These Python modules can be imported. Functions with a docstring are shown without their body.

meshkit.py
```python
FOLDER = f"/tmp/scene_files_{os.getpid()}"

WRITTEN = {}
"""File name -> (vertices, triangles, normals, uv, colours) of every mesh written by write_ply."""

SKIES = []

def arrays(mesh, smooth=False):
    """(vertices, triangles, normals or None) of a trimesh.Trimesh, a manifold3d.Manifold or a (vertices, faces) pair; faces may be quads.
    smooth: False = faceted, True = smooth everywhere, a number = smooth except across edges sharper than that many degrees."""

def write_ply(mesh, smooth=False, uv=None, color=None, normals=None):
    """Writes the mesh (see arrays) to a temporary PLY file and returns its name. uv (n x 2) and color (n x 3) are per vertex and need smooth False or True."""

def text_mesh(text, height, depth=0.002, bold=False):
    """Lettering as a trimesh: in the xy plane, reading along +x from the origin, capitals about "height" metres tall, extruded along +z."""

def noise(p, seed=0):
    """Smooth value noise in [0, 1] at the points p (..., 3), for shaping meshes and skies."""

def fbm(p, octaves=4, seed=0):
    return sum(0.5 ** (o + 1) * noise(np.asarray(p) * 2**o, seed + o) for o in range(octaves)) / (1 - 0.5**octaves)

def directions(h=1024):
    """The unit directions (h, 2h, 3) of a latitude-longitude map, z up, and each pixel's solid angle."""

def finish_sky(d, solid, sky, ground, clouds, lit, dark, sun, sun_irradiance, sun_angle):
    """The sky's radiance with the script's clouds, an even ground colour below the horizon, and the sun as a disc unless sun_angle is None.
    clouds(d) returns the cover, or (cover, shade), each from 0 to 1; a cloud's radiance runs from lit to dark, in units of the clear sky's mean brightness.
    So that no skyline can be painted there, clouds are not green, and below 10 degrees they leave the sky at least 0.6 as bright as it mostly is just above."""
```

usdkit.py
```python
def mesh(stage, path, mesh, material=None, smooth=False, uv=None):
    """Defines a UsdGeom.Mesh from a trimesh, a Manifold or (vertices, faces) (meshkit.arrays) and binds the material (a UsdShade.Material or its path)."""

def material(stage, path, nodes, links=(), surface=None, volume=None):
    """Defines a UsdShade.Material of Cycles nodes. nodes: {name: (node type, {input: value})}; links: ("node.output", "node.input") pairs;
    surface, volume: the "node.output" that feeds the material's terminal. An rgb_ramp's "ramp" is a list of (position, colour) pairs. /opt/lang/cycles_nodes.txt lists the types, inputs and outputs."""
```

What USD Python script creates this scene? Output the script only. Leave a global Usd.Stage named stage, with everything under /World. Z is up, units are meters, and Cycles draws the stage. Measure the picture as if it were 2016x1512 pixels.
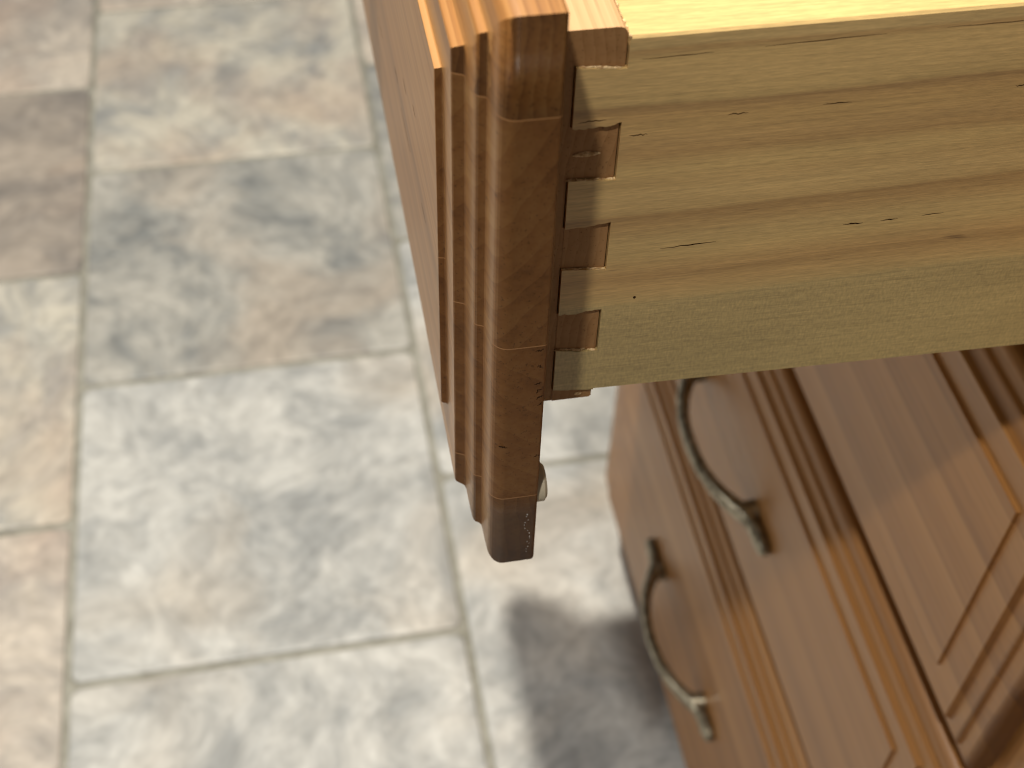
import math, random
import numpy as np, trimesh, manifold3d as m3, usdkit
from shapely.geometry import Polygon, box as sbox
from shapely.ops import unary_union
from pxr import Usd, UsdGeom, UsdLux, UsdShade, Gf, Sdf, Vt

random.seed(7)
rng = np.random.default_rng(7)
stage = Usd.Stage.CreateInMemory()
UsdGeom.SetStageUpAxis(stage, 'Z'); UsdGeom.SetStageMetersPerUnit(stage, 1.0)
UsdGeom.Xform.Define(stage, '/World'); UsdGeom.Scope.Define(stage, '/World/Looks')
Z0 = 755.0                     # the drawer corner's height above the floor, mm
def W(p):                      # drawing millimetres (origin at the dovetailed corner) -> metres, floor at z = 0
    p = np.asarray(p, float); return (p + [0, 0, Z0]) * 0.001

# ---------------------------------------------------------------- camera
CAM = np.array([-52.2757, -199.2057, 143.8482])
RT = np.array([[0.98336586, -0.17983065, 0.02554461], [-0.11788149, -0.73885515, -0.66347345], [0.13818663, 0.6494259, -0.74776364]])
FPX = 2614.15
cam = UsdGeom.Camera.Define(stage, '/World/camera')
c = W(CAM); r, dn, fw = RT
cam.AddTransformOp().Set(Gf.Matrix4d(*r, 0, *(-dn), 0, *(-fw), 0, *c, 1))
cam.CreateHorizontalApertureAttr(36.0); cam.CreateVerticalApertureAttr(27.0)
cam.CreateFocalLengthAttr(36.0 * FPX / 2016)
cam.CreateClippingRangeAttr(Gf.Vec2f(0.01, 100))
cam.CreateFStopAttr(18.0); cam.CreateFocusDistanceAttr(0.283)
cam.CreateExposureAttr(0.0)

# ---------------------------------------------------------------- light: two warm ceiling lamps, a pale window across the room, dim room
def lamp(name, pos, power, color, radius=0.022):
    l = UsdLux.SphereLight.Define(stage, '/World/' + name)
    l.CreateRadiusAttr(radius); l.CreateNormalizeAttr(True); l.CreateIntensityAttr(power); l.CreateColorAttr(Gf.Vec3f(*color))
    l.AddTranslateOp().Set(Gf.Vec3d(*W(pos)))
    return l
PA, PB, PW, PD = 25.0, 43.0, 3.4, 0.10
lamp('ceiling_lamp', (-470, -690, 1560), PA, (1.0, 0.96, 0.87), 0.042)
lamp('ceiling_lamp_001', (-208, 511, 1250), PB, (1.0, 0.92, 0.77))
win = UsdLux.RectLight.Define(stage, '/World/window_light')
win.CreateWidthAttr(1.2); win.CreateHeightAttr(1.1); win.CreateNormalizeAttr(True); win.CreateIntensityAttr(PW); win.CreateColorAttr(Gf.Vec3f(1.0, 0.97, 0.9))
wp, wt = W((-2600, -250, 500)), W((60, 150, -200))
zax = (wp - wt) / np.linalg.norm(wp - wt); xax = np.cross([0, 0, 1], zax); xax /= np.linalg.norm(xax); yax = np.cross(zax, xax)
win.AddTransformOp().Set(Gf.Matrix4d(*xax, 0, *yax, 0, *zax, 0, *wp, 1))
usdkit.material(stage, '/World/Looks/room', {'b': ('background_shader', {'color': (1.0, 0.93, 0.84), 'strength': PD})}, surface='b.background')
dome = UsdLux.DomeLight.Define(stage, '/World/room_light')
UsdShade.MaterialBindingAPI.Apply(dome.GetPrim()).Bind(UsdShade.Material.Get(stage, '/World/Looks/room'))

# ---------------------------------------------------------------- helpers
used = {}
def path_of(name, parent):
    base = (str(parent.GetPath()) if parent else '/World') + '/' + name
    k = used.get(base, 0); used[base] = k + 1
    return base if k == 0 else f'{base}_{k:03d}'
def tag(prim, label=None, cat=None, group=None, kind=None):
    for k, v in (('label', label), ('category', cat), ('group', group), ('kind', kind)):
        if v: prim.SetCustomDataByKey(k, v)
    return prim
def thing(name, base, label=None, cat=None, group=None, kind=None):
    x = UsdGeom.Xform.Define(stage, path_of(name, None)); b = W(base)
    x.AddTranslateOp().Set(Gf.Vec3d(*b)); p = x.GetPrim(); OR[str(p.GetPath())] = b
    return tag(p, label, cat, group, kind)
OR = {}
def part(name, mesh, mat, parent, smooth=False, label=None):
    """mesh in drawing millimetres; placed relative to its top-level thing"""
    if hasattr(mesh, 'to_mesh'):
        mm = mesh.to_mesh(); mesh = trimesh.Trimesh(mm.vert_properties[:, :3], mm.tri_verts, process=False)
    top = '/World/' + str(parent.GetPath()).split('/')[2]
    v = W(mesh.vertices) - OR[top]
    m = usdkit.mesh(stage, path_of(name, parent), trimesh.Trimesh(v, mesh.faces, process=False), mat, smooth=smooth)
    p = m.GetPrim()
    if label: p.SetCustomDataByKey('label', label)
    return p
def man(tm):
    tm = tm.copy(); tm.merge_vertices()
    return m3.Manifold(m3.Mesh(np.asarray(tm.vertices, np.float32), np.asarray(tm.faces, np.uint32)))
def mbox(x0, x1, y0, y1, z0, z1):
    return m3.Manifold.cube([x1 - x0, y1 - y0, z1 - z0]).translate([x0, y0, z0])
def bevel_box(x0, x1, y0, y1, z0, z1, b=0.8):
    pts = []
    for sx in (0, 1):
        for sy in (0, 1):
            for sz in (0, 1):
                X, Y, Z = (x0, x1)[sx], (y0, y1)[sy], (z0, z1)[sz]; dx, dy, dz = (b, -b)[sx], (b, -b)[sy], (b, -b)[sz]
                pts += [(X, Y + dy, Z + dz), (X + dx, Y, Z + dz), (X + dx, Y + dy, Z)]
    return trimesh.convex.convex_hull(np.array(pts, float))
def prism_xz(poly, y0, y1):
    """extrude a shapely polygon drawn in (x, z) along y"""
    t = trimesh.creation.extrude_polygon(poly, y1 - y0, engine='earcut')
    v = t.vertices.copy()
    t.vertices = np.c_[v[:, 0], y0 + v[:, 2], v[:, 1]]
    t.invert(); t.fix_normals()
    return t

# ---------------------------------------------------------------- materials
Mt = usdkit.material
def L(n): return '/World/Looks/' + n
def wood(name, dark, mid, light, pith=(0.0, 0.0), ring=420.0, figure=1.0, along='y', end_dark=0.6, rough=0.40, off=0.0, coat=0.22, end_scale=1.0, ringw=0.20, pore=0.55):
    """solid-textured stained wood whose grain runs along one axis; rings about a pith line, pores, and darker end grain"""
    sc = {'y': (1, 0.035, 1), 'x': (0.035, 1, 1), 'z': (1, 1, 0.035)}[along]
    sf = {'y': (1, 0.02, 1), 'x': (0.02, 1, 1), 'z': (1, 1, 0.02)}[along]
    nd = {'g': ('geometry', {}),
          'm': ('mapping', {'location': (-pith[0] + off, off * 3.1, -pith[1]), 'scale': (1, 1, 1)}),
          'ms': ('mapping', {'scale': sc}),
          'warp': ('noise_texture', {'scale': 38.0, 'detail': 3.0, 'roughness': 0.55}),
          'wc': ('vector_math', {'math_type': 'subtract', 'vector2': (0.5, 0.5, 0.5)}),
          'ws': ('vector_math', {'math_type': 'scale', 'scale': 0.007 * figure}),
          'wadd': ('vector_math', {'math_type': 'add'}),
          'ring': ('wave_texture', {'wave_type': 'rings', 'rings_direction': along, 'profile': 'saw', 'scale': ring / 20.0, 'distortion': 1.2, 'detail': 2.0, 'detail_scale': 1.5}),
          'big': ('noise_texture', {'scale': 55.0, 'detail': 4.0, 'roughness': 0.6}),
          'pm': ('mapping', {'scale': sf}),
          'pore': ('noise_texture', {'scale': 1500.0, 'detail': 2.0, 'roughness': 0.6}),
          'fib': ('noise_texture', {'scale': 600.0, 'detail': 3.0, 'roughness': 0.6}),
          'val': ('math', {'math_type': 'multiply_add', 'value2': ringw, 'value3': 0.17 - ringw * 0.5}),
          'val2': ('math', {'math_type': 'multiply_add', 'value2': 0.62}),
          'val3': ('math', {'math_type': 'multiply_add', 'value2': 0.34}),
          'sub': ('math', {'math_type': 'subtract', 'value2': 0.17}),
          'ramp': ('rgb_ramp', {'ramp': [(0.22, dark), (0.48, mid), (0.78, light)]}),
          'pr': ('map_range', {'from_min': 0.60, 'from_max': 0.74, 'to_min': 0.0, 'to_max': pore, 'clamp': True}),
          'mixp': ('mix_color', {'b': tuple(0.35 * k for k in dark)}),
          'sepn': ('separate_xyz', {}),
          'absn': ('math', {'math_type': 'absolute'}),
          'endm': ('map_range', {'from_min': 0.12, 'from_max': 0.72, 'to_min': 0.0, 'to_max': 1.0, 'clamp': True}),
          'emul': ('mix_color', {'blend_type': 'multiply', 'fac': 1.0, 'b': (end_dark, end_dark * 0.88, end_dark * 0.72)}),
          'emix': ('mix_color', {}),
          'cw': ('math', {'math_type': 'multiply_add', 'value2': -coat, 'value3': coat}), 'sw': ('math', {'math_type': 'multiply_add', 'value2': -0.33, 'value3': 0.5}),
          'bump': ('bump', {'strength': 0.28, 'distance': 0.0003}),
          'p': ('principled_bsdf', {'roughness': rough, 'specular_ior_level': 0.5, 'coat_weight': coat, 'coat_roughness': 0.22})}
    axis = {'x': 'x', 'y': 'y', 'z': 'z'}[along]
    lk = [('g.position', 'm.vector'), ('m.vector', 'ms.vector'), ('ms.vector', 'warp.vector'), ('warp.color', 'wc.vector1'), ('wc.vector', 'ws.vector1'),
          ('ms.vector', 'wadd.vector1'), ('ws.vector', 'wadd.vector2'), ('wadd.vector', 'ring.vector'), ('ms.vector', 'big.vector'),
          ('m.vector', 'pm.vector'), ('pm.vector', 'pore.vector'), ('pm.vector', 'fib.vector'),
          ('ring.fac', 'val.value1'), ('big.fac', 'val2.value1'), ('val.value', 'val2.value3'), ('fib.fac', 'val3.value1'), ('val2.value', 'val3.value3'), ('val3.value', 'sub.value1'), ('sub.value', 'ramp.fac'),
          ('pore.fac', 'pr.value'), ('ramp.color', 'mixp.a'), ('pr.result', 'mixp.fac'),
          ('g.true_normal', 'sepn.vector'), (f'sepn.{axis}', 'absn.value1'), ('absn.value', 'endm.value'),
          ('mixp.result', 'emul.a'), ('mixp.result', 'emix.a'), ('emul.result', 'emix.b'), ('endm.result', 'emix.fac'), ('endm.result', 'cw.value1'), ('cw.value', 'p.coat_weight'), ('endm.result', 'sw.value1'), ('sw.value', 'p.specular_ior_level'),
          ('emix.result', 'p.base_color'), ('fib.fac', 'bump.height'), ('bump.normal', 'p.normal')]
    return Mt(stage, L(name), nd, lk, surface='p.BSDF')
CH_D, CH_M, CH_L = (0.17, 0.066, 0.017), (0.365, 0.168, 0.052), (0.50, 0.275, 0.105)
mats = {}
mats['board_a'] = wood('cherry_top_board', CH_D, CH_M, CH_L, pith=(-0.42, 0.80), ring=2800, off=0.013, end_dark=0.31)
mats['board_b'] = wood('cherry_second_board', CH_D, CH_M, CH_L, pith=(-0.23, 0.93), ring=1300, ringw=0.12, off=0.041, end_dark=0.43)
mats['board_c'] = wood('cherry_third_board', CH_D, CH_M, CH_L, pith=(0.16, 0.79), ring=800, ringw=0.10, off=0.077, end_dark=0.45)
mats['board_d'] = wood('cherry_bottom_board', CH_D, CH_M, CH_L, pith=(-0.36, 0.60), ring=2000, ringw=0.15, off=0.19, end_dark=0.37)
mats['front'] = wood('cherry_front', (0.21, 0.085, 0.022), (0.355, 0.160, 0.045), (0.45, 0.225, 0.075), pith=(0.19, 0.33), ring=420, ringw=0.26, pore=0.35, coat=0.14, rough=0.42, off=0.31, end_dark=0.6)
mats['front_b'] = wood('cherry_front_plain', (0.25, 0.106, 0.029), (0.360, 0.164, 0.047), (0.43, 0.212, 0.070), pith=(0.25, 0.20), ring=720, ringw=0.12, pore=0.2, coat=0.16, rough=0.42, off=0.57, end_dark=0.6)
mats['frame'] = wood('cherry_frame', CH_D, CH_M, CH_L, pith=(0.1, 0.2), ring=780, off=0.83)
mats['frame_v'] = wood('cherry_stile', CH_D, CH_M, CH_L, pith=(0.1, -0.05), ring=780, off=0.63, along='z')
mats['pins'] = wood('pin_wood', (0.42, 0.235, 0.105), (0.56, 0.335, 0.165), (0.66, 0.42, 0.22), pith=(-0.45, 0.75), ring=3000, ringw=0.20, off=0.27, end_dark=0.62, rough=0.6, coat=0.0)
Mt(stage, L('glue_line'), {'p': ('principled_bsdf', {'base_color': (0.33, 0.15, 0.045), 'roughness': 0.45})}, surface='p.BSDF')

def pine(name):
    """pale side board: long streaks at the heights where the photograph has them, fine fibres, a greener plank along the bottom"""
    zz = lambda mm: (mm + 100.0) / 110.0
    pale, warm, brown, green = (0.66, 0.45, 0.185), (0.59, 0.375, 0.145), (0.37, 0.215, 0.082), (0.50, 0.37, 0.155)
    stops = [(-100, green), (-80, (0.50, 0.37, 0.155)), (-63.2, (0.52, 0.38, 0.16)), (-62.6, (0.60, 0.42, 0.17)), (-58, warm), (-55.5, (0.46, 0.28, 0.105)), (-54, (0.55, 0.34, 0.13)), (-49, (0.63, 0.43, 0.17)), (-45, (0.60, 0.41, 0.165)),
             (-41, (0.52, 0.325, 0.125)), (-38.4, (0.44, 0.265, 0.10)), (-37.2, (0.60, 0.40, 0.16)), (-33, pale), (-29.5, (0.60, 0.40, 0.16)), (-26, (0.63, 0.43, 0.17)), (-22.0, (0.50, 0.31, 0.12)), (-19, (0.56, 0.355, 0.14)), (-14.5, (0.57, 0.365, 0.14)), (-12.2, (0.56, 0.35, 0.135)), (-10.3, (0.41, 0.25, 0.10)), (-9.2, (0.60, 0.41, 0.165)),
             (-4, pale), (0.5, (0.62, 0.42, 0.17)), (2.2, (0.48, 0.30, 0.12)), (3.0, (0.60, 0.42, 0.18)), (8, (0.64, 0.44, 0.185))]
    nd = {'g': ('geometry', {}), 'ms': ('mapping', {'scale': (0.09, 1, 1)}), 'mv': ('mapping', {'scale': (0.03, 1, 1)}),
          'sep': ('separate_xyz', {}),
          'w1': ('noise_texture', {'scale': 12.0, 'detail': 2.0}), 'mw': ('mapping', {'scale': (0.35, 1, 0.6)}),
          'w1c': ('math', {'math_type': 'multiply_add', 'value2': 0.013, 'value3': -0.0065}),
          'w2': ('noise_texture', {'scale': 150.0, 'detail': 3.0}),
          'w2c': ('math', {'math_type': 'multiply_add', 'value2': 0.0026, 'value3': -0.0013}),
          'a1': ('math', {'math_type': 'add'}), 'a2': ('math', {'math_type': 'add'}),
          'zn': ('map_range', {'from_min': (Z0 - 100) * 0.001, 'from_max': (Z0 + 10) * 0.001, 'to_min': 0.0, 'to_max': 1.0, 'clamp': True}),
          'ramp': ('rgb_ramp', {'ramp': [(zz(a), b) for a, b in stops]}),
          'fib': ('noise_texture', {'scale': 1100.0, 'detail': 3.0, 'roughness': 0.65}),
          'fr': ('map_range', {'from_min': 0.3, 'from_max': 0.7, 'to_min': 0.74, 'to_max': 1.22}),
          'mf': ('mapping', {'scale': (0.12, 1, 1)}), 'fib2': ('noise_texture', {'scale': 2300.0, 'detail': 2.0, 'roughness': 0.6}), 'fa': ('math', {'math_type': 'add'}), 'fs': ('math', {'math_type': 'multiply', 'value2': 0.5}),
          'fc': ('combine_color', {}), 'mul': ('mix_color', {'blend_type': 'multiply', 'fac': 1.0, 'use_clamp': False}),
          'bl': ('noise_texture', {'scale': 26.0, 'detail': 3.0}), 'blr': ('map_range', {'from_min': 0.3, 'from_max': 0.7, 'to_min': 0.86, 'to_max': 1.1}),
          'bm': ('mapping', {'scale': (0.3, 1, 1)}), 'blc': ('combine_color', {}), 'mul2': ('mix_color', {'blend_type': 'multiply', 'fac': 1.0}),
          'mk': ('mapping', {'scale': (0.11, 1, 1)}),
          'crack': ('noise_texture', {'scale': 330.0, 'detail': 2.0, 'roughness': 0.5}),
          'cr': ('map_range', {'from_min': 0.705, 'from_max': 0.75, 'to_min': 0.0, 'to_max': 0.75, 'clamp': True}),
          'mixc': ('mix_color', {'b': (0.10, 0.05, 0.018)}),
          'weave': ('noise_texture', {'scale': 1250.0, 'detail': 2.0, 'roughness': 0.6}), 'wvm': ('mapping', {'scale': (1.5, 1, 0.5)}),
          'wvr': ('map_range', {'from_min': 0.3, 'from_max': 0.7, 'to_min': 0.84, 'to_max': 1.14}),
          'low': ('map_range', {'from_min': zz(-60.5), 'from_max': zz(-65.5), 'to_min': 0.0, 'to_max': 1.0, 'clamp': True}),
          'wvc': ('combine_color', {}), 'mul3': ('mix_color', {'blend_type': 'multiply'}),
          'bump': ('bump', {'strength': 0.35, 'distance': 0.0003}),
          'p': ('principled_bsdf', {'roughness': 0.42, 'specular_ior_level': 0.45, 'coat_weight': 0.12, 'coat_roughness': 0.25})}
    lk = [('g.position', 'ms.vector'), ('g.position', 'mv.vector'), ('g.position', 'mw.vector'), ('g.position', 'sep.vector'), ('mw.vector', 'w1.vector'), ('w1.fac', 'w1c.value1'), ('ms.vector', 'w2.vector'), ('w2.fac', 'w2c.value1'),
          ('sep.z', 'a1.value1'), ('w1c.value', 'a1.value2'), ('a1.value', 'a2.value1'), ('w2c.value', 'a2.value2'), ('a2.value', 'zn.value'), ('zn.result', 'ramp.fac'),
          ('mv.vector', 'fib.vector'), ('g.position', 'mf.vector'), ('mf.vector', 'fib2.vector'), ('fib.fac', 'fa.value1'), ('fib2.fac', 'fa.value2'), ('fa.value', 'fs.value1'), ('fs.value', 'fr.value'), ('fr.result', 'fc.r'), ('fr.result', 'fc.g'), ('fr.result', 'fc.b'), ('ramp.color', 'mul.a'), ('fc.color', 'mul.b'),
          ('g.position', 'bm.vector'), ('bm.vector', 'bl.vector'), ('bl.fac', 'blr.value'), ('blr.result', 'blc.r'), ('blr.result', 'blc.g'), ('blr.result', 'blc.b'), ('mul.result', 'mul2.a'), ('blc.color', 'mul2.b'),
          ('g.position', 'mk.vector'), ('mk.vector', 'crack.vector'), ('crack.fac', 'cr.value'), ('mul2.result', 'mixc.a'), ('cr.result', 'mixc.fac'),
          ('g.position', 'wvm.vector'), ('wvm.vector', 'weave.vector'), ('weave.fac', 'wvr.value'), ('wvr.result', 'wvc.r'), ('wvr.result', 'wvc.g'), ('wvr.result', 'wvc.b'), ('zn.result', 'low.value'), ('low.result', 'mul3.fac'), ('mixc.result', 'mul3.a'), ('wvc.color', 'mul3.b'),
          ('mul3.result', 'p.base_color'), ('fib.fac', 'bump.height'), ('bump.normal', 'p.normal')]
    return Mt(stage, L(name), nd, lk, surface='p.BSDF')
mats['pine'] = pine('pale_pine')
Mt(stage, L('torn_wood'), {'g': ('geometry', {}), 'n': ('noise_texture', {'scale': 900.0, 'detail': 2.0}), 'r': ('rgb_ramp', {'ramp': [(0.35, (0.42, 0.24, 0.10)), (0.6, (0.78, 0.58, 0.32))]}), 'p': ('principled_bsdf', {'roughness': 0.8})},
   [('g.position', 'n.vector'), ('n.fac', 'r.fac'), ('r.color', 'p.base_color')], surface='p.BSDF')
Mt(stage, L('white_fleck'), {'p': ('principled_bsdf', {'base_color': (0.72, 0.70, 0.66), 'roughness': 0.6})}, surface='p.BSDF')
Mt(stage, L('bumper_felt'), {'p': ('principled_bsdf', {'base_color': (0.52, 0.45, 0.33), 'roughness': 0.6, 'specular_ior_level': 0.3})}, surface='p.BSDF')
Mt(stage, L('pewter'), {'g': ('geometry', {}), 'n': ('noise_texture', {'scale': 220.0, 'detail': 3.0}), 'r': ('rgb_ramp', {'ramp': [(0.35, (0.19, 0.165, 0.115)), (0.65, (0.46, 0.41, 0.31))]}),
   'p': ('principled_bsdf', {'metallic': 0.75, 'roughness': 0.28})}, [('g.position', 'n.vector'), ('n.fac', 'r.fac'), ('r.color', 'p.base_color')], surface='p.BSDF')
Mt(stage, L('grout'), {'g': ('geometry', {}), 'n': ('noise_texture', {'scale': 45.0, 'detail': 5.0, 'roughness': 0.65}), 'r': ('rgb_ramp', {'ramp': [(0.35, (0.24, 0.235, 0.20)), (0.65, (0.40, 0.395, 0.355))]}), 'p': ('principled_bsdf', {'roughness': 0.7})},
   [('g.position', 'n.vector'), ('n.fac', 'r.fac'), ('r.color', 'p.base_color')], surface='p.BSDF')
def stone(name, seed, lo, hi, warm, wfac):
    nd = {'g': ('geometry', {}), 'o': ('object_info', {}), 'rw': ('math', {'math_type': 'multiply_add', 'value2': 37.0, 'value3': seed}),
          'warp': ('noise_texture', {'dimensions': '4D', 'scale': 6.0, 'detail': 3.0}), 'wc': ('vector_math', {'math_type': 'subtract', 'vector2': (0.5, 0.5, 0.5)}), 'ws': ('vector_math', {'math_type': 'scale', 'scale': 0.17}), 'wa': ('vector_math', {'math_type': 'add'}),
          'n1': ('noise_texture', {'dimensions': '4D', 'scale': 17.0, 'detail': 7.0, 'roughness': 0.62}),
          'n2': ('noise_texture', {'dimensions': '4D', 'scale': 6.0, 'detail': 3.0, 'roughness': 0.5}),
          'n3': ('noise_texture', {'dimensions': '4D', 'type': 'ridged_multifractal', 'use_normalize': True, 'scale': 5.0, 'detail': 2.0, 'roughness': 0.5}),
          'w2': ('math', {'math_type': 'add', 'value2': 11.3}), 'w3': ('math', {'math_type': 'add', 'value2': 23.9}),
          'r1': ('rgb_ramp', {'ramp': [(0.37, lo), (0.48, tuple(0.5 * (a + b) for a, b in zip(lo, hi))), (0.585, hi)]}),
          'r2': ('map_range', {'from_min': 0.50, 'from_max': 0.66, 'to_min': 0.0, 'to_max': wfac, 'clamp': True}),
          'r3': ('map_range', {'from_min': 0.62, 'from_max': 0.92, 'to_min': 0.0, 'to_max': 0.6, 'clamp': True}),
          'mw': ('mix_color', {'b': warm}), 'mv': ('mix_color', {'b': (0.76, 0.74, 0.67)}),
          'nf': ('noise_texture', {'scale': 75.0, 'detail': 6.0, 'roughness': 0.7}), 'nfr': ('map_range', {'from_min': 0.3, 'from_max': 0.7, 'to_min': 0.74, 'to_max': 1.20}), 'nfc': ('combine_color', {}), 'mfin': ('mix_color', {'blend_type': 'multiply', 'fac': 1.0, 'use_clamp': False}),
          'bump': ('bump', {'strength': 0.5, 'distance': 0.003}),
          'p': ('principled_bsdf', {'roughness': 0.46, 'specular_ior_level': 0.4})}
    lk = [('o.random', 'rw.value1'), ('g.position', 'warp.vector'), ('rw.value', 'warp.w'), ('warp.color', 'wc.vector1'), ('wc.vector', 'ws.vector1'), ('g.position', 'wa.vector1'), ('ws.vector', 'wa.vector2'),
          ('wa.vector', 'n1.vector'), ('rw.value', 'n1.w'), ('wa.vector', 'n2.vector'), ('rw.value', 'w2.value1'), ('w2.value', 'n2.w'), ('wa.vector', 'n3.vector'), ('rw.value', 'w3.value1'), ('w3.value', 'n3.w'),
          ('n1.fac', 'r1.fac'), ('n2.fac', 'r2.value'), ('n3.fac', 'r3.value'), ('r1.color', 'mw.a'), ('r2.result', 'mw.fac'), ('mw.result', 'mv.a'), ('r3.result', 'mv.fac'), ('wa.vector', 'nf.vector'), ('nf.fac', 'nfr.value'), ('nfr.result', 'nfc.r'), ('nfr.result', 'nfc.g'), ('nfr.result', 'nfc.b'), ('mv.result', 'mfin.a'), ('nfc.color', 'mfin.b'), ('mfin.result', 'p.base_color'),
          ('n1.fac', 'bump.height'), ('bump.normal', 'p.normal')]
    return Mt(stage, L(name), nd, lk, surface='p.BSDF')
S = {'light': stone('pale_stone', 3.0, (0.341, 0.356, 0.369), (0.603, 0.610, 0.604), (0.541, 0.475, 0.397), 0.55),
     'grey': stone('grey_stone', 9.0, (0.218, 0.233, 0.243), (0.472, 0.466, 0.442), (0.507, 0.431, 0.361), 0.6),
     'cream': stone('cream_stone', 12.0, (0.323, 0.334, 0.343), (0.612, 0.588, 0.523), (0.541, 0.439, 0.361), 0.65),
     'warm': stone('warm_stone', 15.0, (0.385, 0.360, 0.343), (0.647, 0.588, 0.523), (0.507, 0.395, 0.333), 0.7),
     'taupe': stone('taupe_stone', 21.0, (0.236, 0.220, 0.212), (0.437, 0.387, 0.343), (0.402, 0.308, 0.253), 0.7)}

# ---------------------------------------------------------------- floor of stone tiles laid in staggered columns
floor = thing('floor', (0, 0, -Z0), kind='structure')
PT, GW = 301.5, 5.5
XL, Y0 = -268.5, 337.0
def tile_mesh(x0, x1, y0, y1, b=5.0):
    rings = []
    for ins, z, cc in ((0.0, -7.0, b), (0.0, -1.9, b), (0.9, -0.7, b), (2.6, 0.0, b)):
        a0, a1, c0, c1 = x0 + ins, x1 - ins, y0 + ins, y1 - ins
        rings.append([(a0 + cc, c0, z), (a1 - cc, c0, z), (a1, c0 + cc, z), (a1, c1 - cc, z), (a1 - cc, c1, z), (a0 + cc, c1, z), (a0, c1 - cc, z), (a0, c0 + cc, z)])
    v = np.array(sum(rings, []), float); f = []
    for k in range(3):
        for i in range(8):
            j = (i + 1) % 8; f += [(8 * k + i, 8 * k + j, 8 * k + 8 + j), (8 * k + i, 8 * k + 8 + j, 8 * k + 8 + i)]
    f += [(24, 24 + i, 25 + i) for i in range(1, 7)]
    v[:, 2] += -Z0
    return trimesh.Trimesh(v, f, process=False)
part('grout', trimesh.creation.box(bounds=[[-2080, -1480, -Z0 - 12], [2080, 3060, -Z0 - 2.6]]), L('grout'), floor)
kinds = {(0, 0): 'light', (0, 1): 'grey', (0, 2): 'cream', (0, -1): 'light', (0, -2): 'light', (0, 3): 'warm', (-1, -1): 'warm', (-1, 0): 'cream', (-1, 1): 'taupe', (-1, 2): 'warm', (1, 0): 'light', (1, -1): 'light', (1, 1): 'grey', (1, -2): 'light'}
for i in range(-5, 7):
    for j in range(-6, 9):
        xa = XL + i * PT + GW / 2; ya = Y0 + j * PT + (PT / 2 if i % 2 else 0) + GW / 2
        if i % 2: ya -= PT if i == 99 else 0
        k = kinds.get((i, j)) or random.choice(['light', 'cream', 'grey', 'warm', 'taupe'])
        part('tile', tile_mesh(xa, xa + PT - GW, ya, ya + PT - GW), S[k], floor, smooth=40)

# ---------------------------------------------------------------- moulded drawer fronts
def arc(t): return (3.6 - 3.6 * math.sin(t), 10.6 - 3.6 * math.cos(t))
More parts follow.
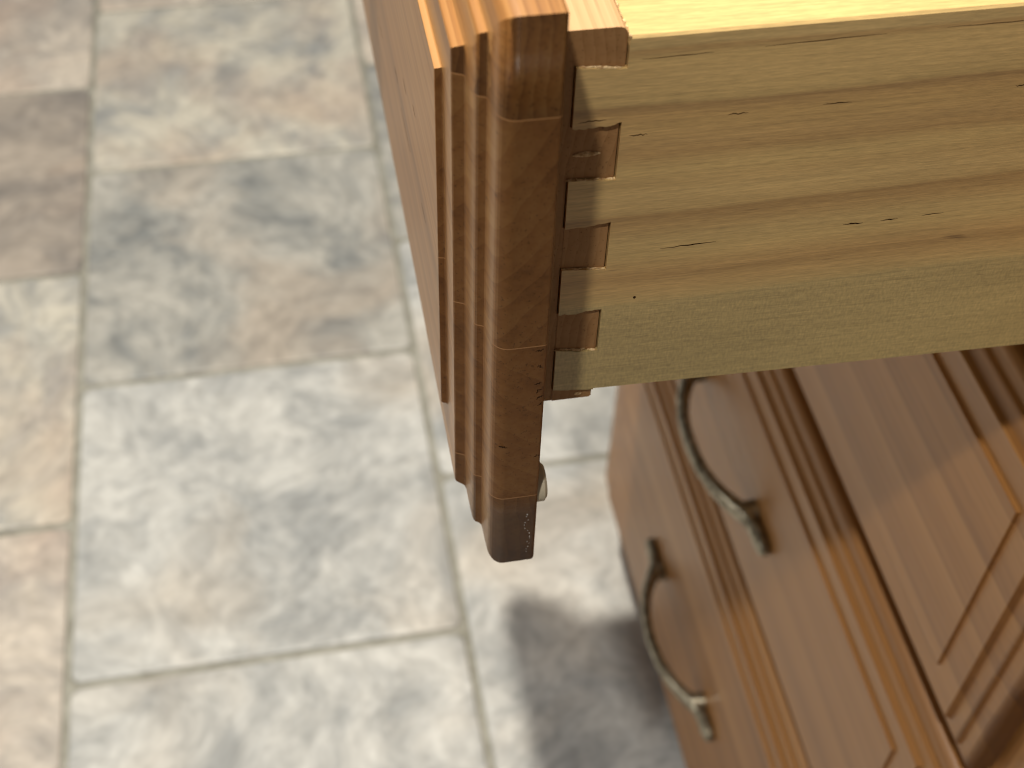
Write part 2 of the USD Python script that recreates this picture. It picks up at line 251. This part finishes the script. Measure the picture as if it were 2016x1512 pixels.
# (inset from the outer edge, depth behind the face of the raised field)
PROFILE = [(29.3, 0.0), (29.05, 0.1), (28.9, 0.4), (28.75, 1.25), (28.5, 1.5), (28.0, 1.58), (15.9, 1.20), (15.5, 1.26), (15.2, 1.5), (14.5, 3.0), (14.2, 3.45), (13.7, 3.7), (12.6, 3.85), (10.2, 4.15), (9.0, 4.35), (8.3, 4.6), (7.85, 5.0), (7.5, 5.9), (7.2, 6.3), (6.6, 6.52), (5.8, 6.62), (5.0, 6.72)] \
    + [arc(t) for t in np.linspace(0.12, math.pi / 2, 8)] + [(0, 17.6), (0.15, 18.0), (0.5, 18.3), (0.9, 18.4)]
def front_mesh(xf, y0, y1, z0, z1, field_inset=None):
    rings = [[(xf + X, y0 + d, z0 + d), (xf + X, y1 - d, z0 + d), (xf + X, y1 - d, z1 - d), (xf + X, y0 + d, z1 - d)] for d, X in PROFILE]
    v = np.array(sum(rings, []), float); f = []; n = len(rings)
    for k in range(n - 1):
        for i in range(4):
            j = (i + 1) % 4; a, b, c2, d2 = 4 * k + i, 4 * k + j, 4 * k + 4 + j, 4 * k + 4 + i
            f += [(a, b, c2), (a, c2, d2)]
    f += [(0, 2, 1), (0, 3, 2)]; e = 4 * (n - 1); f += [(e, e + 1, e + 2), (e, e + 2, e + 3)]
    t = trimesh.Trimesh(v, f, process=False); t.fix_normals()
    return t
def handle_mesh(xf, yc, zc):
    """arched pull: flared tails lying on the face, feet, and a bar bowing out"""
    path = [(-70, 2.6, 3.0, 3.6), (-66, 3.0, 3.1, 4.3), (-60, 3.2, 2.9, 3.7), (-54, 4.2, 3.0, 3.5), (-49, 6.0, 3.2, 3.9), (-44, 9.0, 3.2, 4.1), (-38, 12.6, 3.0, 3.9), (-30, 16.2, 2.8, 3.6), (-20, 19.0, 2.6, 3.3), (-10, 20.3, 2.5, 3.2), (0, 20.8, 2.5, 3.2)]
    path = path + [(-u, s, a, b) for u, s, a, b in path[-2::-1]]
    def ball(u, s, a, b):
        return m3.Manifold.sphere(1.0, 20).scale([1.25 * a, 0.65 * (a + b), 1.3 * b]).translate([xf - s, yc + u, zc])
    balls = [ball(*q) for q in path]
    out = m3.Manifold()
    for a, b in zip(balls, balls[1:]): out += m3.Manifold.batch_hull([a, b])
    for sgn in (-1, 1):
        out += m3.Manifold.batch_hull([ball(sgn * 47, 7.5, 3.2, 4.4), m3.Manifold.cylinder(1.0, 5.6, 6.2, 24).rotate([0, 90, 0]).translate([xf - 0.9, yc + sgn * 48, zc])])
    out = out ^ mbox(xf - 60, xf - 0.02, yc - 120, yc + 120, zc - 40, zc + 40)
    return out

# ---------------------------------------------------------------- cabinet
FX = 152.0
YN, YF = -20.0, 408.0
cab = thing('drawer_cabinet', (172, (YN + YF) / 2, -Z0), 'brown cherry drawer cabinet standing on the tiles behind the drawer fronts', 'cabinet')
XF0, XF1 = 172.6, 191.0
for y0, y1 in ((-75, -12), (400, 462)):
    part('stile', bevel_box(XF0, XF1, y0, y1, -752, 58), mats['frame_v'], cab)
for z0, z1 in ((-160, -136), (-322, -300), (-480, -456), (-752, -690), (30, 58)):
    part('rail', bevel_box(XF0 + 0.4, XF1, -11.9, 399.9, z0, z1, 0.5), mats['frame'], cab)
for y0 in (-75, 445):
    part('side_panel', bevel_box(XF1 + 0.1, 720, y0, y0 + 17, -752, 58), mats['frame'], cab)
part('back_panel', bevel_box(720.1, 728, -75, 462, -752, 58), mats['frame'], cab)
part('top_panel', bevel_box(165, 735, -85, 472, 58.2, 78, 2), mats['frame'], cab)

def drawer_box(root, x0, x1, z0, z1, near=True):
    if near: part('side_board', bevel_box(x0, x1, 0, 12, z0, z1), mats['pine'], root)
    part('side_board', bevel_box(x0, x1, 378, 390, z0, z1), mats['pine'], root)
    part('back_board', bevel_box(x1 - 12, x1, 12.1, 377.9, z0, z1), mats['pine'], root)
    part('bottom_panel', bevel_box(x0, x1 - 12.1, 12.1, 377.9, z0 + 10, z0 + 16, 0.3), mats['pine'], root)
HY = 212.0
closed = [(-305, -155, 'front', 'closed drawer just under the open one, its front nearest the drawer side'),
          (-461, -315, 'front_b', 'closed middle drawer with its whole arched metal handle in view'),
          (-697, -472, 'front', 'tall closed bottom drawer with the lowest handle beside the shadowed floor')]
for z0, z1, mk, lab in closed:
    d = thing('drawer', (FX, (YN + YF) / 2, z0), lab, 'drawer', 'closed drawers of the cabinet')
    part('front_panel', front_mesh(FX, YN, YF, z0, z1), mats[mk], d, smooth=24)
    part('handle', handle_mesh(FX, HY, (z0 + z1) / 2 - (2 if z1 > -300 else 5)), L('pewter'), d, smooth=50)
    drawer_box(d, 171, 560, z0 + 35, z1 - 20)

# ---------------------------------------------------------------- the open drawer
OX = -25.3
ZT, ZB = 25.4, -128.4
od = thing('open_drawer', (60, (YN + YF) / 2, ZB), 'pulled out drawer with dovetailed pale side and moulded cherry front', 'drawer')
fm = man(front_mesh(OX, YN, YF, ZB, ZT))
cuts = [ZT + 5, 4.9, -51.9, -102.3, ZB - 5]; G = 0.14
for k, mk in enumerate(('board_a', 'board_b', 'board_c', 'board_d')):
    hi, lo = cuts[k] - (G if k else 0), cuts[k + 1] + (G if k < 3 else 0)
    part('board', fm ^ mbox(-60, 40, -60, 500, lo, hi), mats[mk], od, smooth=24)
    if k: part('glue_line', fm ^ mbox(-60, 40, -60, 500, cuts[k] - G, cuts[k] + G), L('glue_line'), od, smooth=24)
part('handle', handle_mesh(OX, HY, (ZT + ZB) / 2), L('pewter'), od, smooth=50)
# tails of the side board and pins of the thick back half of the front
XJ, XP = 9.7, 9.4
tails = [(0.0, -13.7, -0.9, -13.1), (-26.7, -39.4, -27.4, -38.6), (-51.0, -64.6, -52.0, -64.1), (-76.1, -89.6, -77.4, -90.9)]
def ragged(p, q, amp, n=16, seed=0):
    rg = np.random.default_rng(seed); t = np.linspace(0, 1, n + 1)[:-1]
    j = np.cumsum(rg.normal(0, amp, n)); j -= t * j[-1]; j[0] = 0
    return [(p[0] + (q[0] - p[0]) * a, p[1] + (q[1] - p[1]) * a + b * (0 if i == 0 else 1)) for i, (a, b) in enumerate(zip(t, j))]
side_poly = Polygon([(XJ, 6.0), (172, 5.6), (172, -94.3), (XJ, -94.3)])
SY0, SY1, REC = 0.0, 12.0, 0.75
def soften(poly): return poly
def long_board(x0, x1, y0, y1, z0, z1, b=0.5):
    return trimesh.convex.convex_hull(np.array([(x, y, z) for x, zb in ((x0, z0 + 3.3), (130, z0), (x1, z0)) for y, z in ((y0 + b, zb), (y1 - b, zb), (y1, zb + b), (y1, z1 - b), (y1 - b, z1), (y0 + b, z1), (y0, z1 - b), (y0, zb + b))]))
side = part('side_board', long_board(XJ, 560, SY0, SY1, -94.3, 6.0), mats['pine'], od)
sockets = []
for k, (a, b, c2, d2) in enumerate(tails):
    top = ragged((XJ, c2), (0, a), 0.05, 14, 5 + k)
    left = [(0, a), (0, b)]
    bot = ragged((0, b), (XJ, d2), 0.17 if k in (0, 2) else 0.07, 22, 40 + k)
    pl = Polygon(top + [(0, a)] + bot + [(XJ, d2)]).buffer(0)
    part('dovetail_tail', prism_xz(pl, SY0, SY1), mats['pine'], side)
    sockets.append(unary_union([pl.buffer(0.12, join_style=2), Polygon([(-0.3, a + 0.1), (0.2, a + 0.1), (0.2, b - 0.1), (-0.3, b - 0.1)])]))
body = Polygon([(-6.85, -93.9), (-6.85, 7.8), (XP - 1.6, 7.8), (XP - 0.8, 7.5), (XP - 0.2, 6.8), (XP, 5.6), (XP, -93.5), (XP - 0.4, -93.9)])
cut = unary_union(sockets)
lap = body.intersection(sbox(-20, -200, 0.0, 200)).difference(cut)
pb = man(prism_xz(lap, REC, 12.6)) + man(prism_xz(body, 12.6, 389.4))
pin_board = part('pin_board', pb, mats['pins'], od, label='darker thick half of the front cut with dovetail pins')
pins = body.intersection(sbox(0.0, -200, 50, 200)).difference(cut)
for k, g in enumerate(sorted([q for q in pins.geoms if q.area > 1.5], key=lambda q: -q.centroid.y)):
    part('dovetail_pin', prism_xz(g, REC - (0.05 * k), 12.6), mats['pins'], pin_board)
# far side, back and bottom of the box
part('side_board', bevel_box(XP + 0.2, 560, 378, 390, -94.3, 6.0), mats['pine'], od)
part('back_board', bevel_box(548, 560, 12.1, 377.9, -94.3, 0), mats['pine'], od)
part('bottom_panel', bevel_box(XP + 0.1, 547.9, 12.1, 377.9, -84, -78, 0.3), mats['pine'], od)
# crumbly glue along the seam on top, torn chips, flecks, and the bumper on the back of the lip
def blob(cx, cy, cz, rx, ry, rz, seed, sub=2, amp=0.25):
    t = trimesh.creation.icosphere(sub); rg = np.random.default_rng(seed)
    v = t.vertices * (1 + amp * rg.uniform(-1, 1, (len(t.vertices), 1)))
    t.vertices = v * [rx, ry, rz] + [cx, cy, cz]
    return t
crumbs = [blob(XP + 0.22 + rng.uniform(-.1, .15), y, 5.75 + rng.uniform(-.2, .25), rng.uniform(.22, .4), rng.uniform(.4, .8), rng.uniform(.25, .45), int(y * 10)) for y in np.arange(0.5, 60, 0.9) if rng.random() > .15]
part('glue_seam', trimesh.util.concatenate(crumbs), L('torn_wood'), od)
for k, (a, b, c2, d2) in enumerate(tails):
    bits = []
    for i in range(34):
        t = rng.random(); x = 0.1 + t * 9.3
        if rng.random() < (0.25, 0.35, 0.3, 0.3)[k]: continue
        bits.append(blob(x, REC * rng.uniform(.25, .95), a + (c2 - a) * t + rng.uniform(.0, .14), rng.uniform(.25, .75), rng.uniform(.15, .3), rng.uniform(.06, .17), 300 + 40 * k + i, 1))
    part('torn_fibre', trimesh.util.concatenate(bits), L('torn_wood'), side)
part('torn_chip', blob(3.3, REC - 0.05, -20.6, 2.7, 0.55, 0.55, 3, 3, 0.12), L('torn_wood'), od, label='pale torn sliver on the second dovetail pin')
part('torn_chip', blob(6.2, REC - 0.1, -92.3, 0.9, 0.4, 0.6, 4, 3, 0.2), L('torn_wood'), od)
fl = []
for k in range(15):
    z = -109.5 - 16.5 * (k / 15) + rng.uniform(-.3, .3)
    fl.append(blob(-9.0 + rng.uniform(-.55, .35) - 0.4 * math.sin(k * .5), YN + 0.02, z, rng.uniform(.06, .2), 0.05, rng.uniform(.08, .3), 100 + k, 1))
part('paint_fleck', trimesh.util.concatenate(fl), L('white_fleck'), od, label='tiny white paint flecks on the lower end grain')
cyl = m3.Manifold.cylinder(2.0, 4.7, 4.7, 40).rotate([0, 90, 0]) + m3.Manifold.cylinder(0.7, 4.7, 3.9, 40).rotate([0, 90, 0]).translate([2.0, 0, 0])
part('bumper', cyl.translate([-6.9, -14.0, -105.3]), L('bumper_felt'), od, smooth=30, label='small round beige bumper behind the front')

def sliver(axis, p, q, th, seed, lift=0.03):
    """thin dark check in the surface: a tapering lens between two points of one face"""
    p, q = np.asarray(p, float), np.asarray(q, float); n = 9; rg = np.random.default_rng(seed)
    t = np.linspace(0, 1, n); mid = p + (q - p) * t[:, None]; d = (q - p) / np.linalg.norm(q - p)
    nrm = np.array([0, -1.0, 0]) if axis == 'y' else np.array([-1.0, 0, 0]); side_v = np.cross(d, nrm)
    w = th * np.sin(np.pi * np.clip(t, .03, .97)) * rg.uniform(.7, 1.2, n)
    mid = mid + side_v * rg.normal(0, th * .35, n)[:, None]
    v = np.vstack([mid + side_v * w[:, None] / 2 + nrm * lift, mid - side_v * w[:, None] / 2 + nrm * lift, mid - nrm * 0.2])
    f = []
    for i in range(n - 1):
        for a, b in ((0, 1), (1, 2), (2, 0)):
            f += [(a * n + i, b * n + i, b * n + i + 1), (a * n + i, b * n + i + 1, a * n + i + 1)]
    t2 = trimesh.Trimesh(v, f, process=False); t2.fix_normals(); return t2
Mt(stage, L('dark_check'), {'p': ('principled_bsdf', {'base_color': (0.05, 0.024, 0.010), 'roughness': 0.9, 'specular_ior_level': 0.1})}, surface='p.BSDF')
for k, (a, b, th) in enumerate([((21.2, -47.7), (33.5, -47.3), .30), ((61.9, -46.2), (66.5, -46.4), .38), ((70.5, -46.3), (74.5, -46.2), .30), ((80, -46.0), (85, -45.9), .2), ((11.5, -16.5), (15.2, -16.6), .28), ((31, -13.6), (35.2, -13.7), .28), ((50.5, -13.3), (56.5, -13.4), .22), ((12.3, 0.9), (26, 1.1), .16), ((36, 1.5), (60, 2.0), .16), ((72, 2.1), (98, 2.4), .14), ((92, -8.0), (95, -8.0), .3), ((91, -13.2), (94.5, -13.1), .35), ((1.0, -12.4), (6.6, -12.1), .25)]):
    part('check', sliver('y', (a[0], 0, a[1]), (b[0], 0, b[1]), th, k), L('dark_check'), side)
part('worm_hole', blob(16.9, 0.0, -61.5, 0.32, 0.05, 0.4, 9, 2, .15), L('dark_check'), side)
for k, (a, b, th) in enumerate([((-9.6, -53.2), (-7.8, -53.0), .5), ((-8.9, -57.6), (-7.9, -58.3), .5), ((-9.3, -63.8), (-7.8, -62.9), .45), ((-9.1, -66.2), (-7.6, -65.0), .5), ((-8.8, -68.5), (-7.5, -67.2), .5), ((-8.4, -70.6), (-7.5, -69.3), .4), ((-16.6, -82.6), (-14.6, -83.6), .45), ((-8.6, -88.0), (-7.4, -87.4), .45)]):
    part('knot_mark', sliver('y', (a[0], YN, a[1]), (b[0], YN, b[1]), th, 60 + k, 0.02), L('dark_check'), od)
for k, (a, b, th) in enumerate([((67, -46.6), (61, -47.2), .35), ((86.5, -56.7), (79.3, -57.0), .3), ((48, -40.4), (42.8, -40.3), .22), ((75, -61.2), (56.6, -60.9), .28), ((36.4, -59.9), (29.6, -60.2), .25), ((112, -40), (98, -39.6), .3), ((130, -70), (119, -70.4), .3)]):
    part('check', sliver('x', (OX, a[0], a[1]), (OX, b[0], b[1]), th, 80 + k, 0.02), L('dark_check'), od)
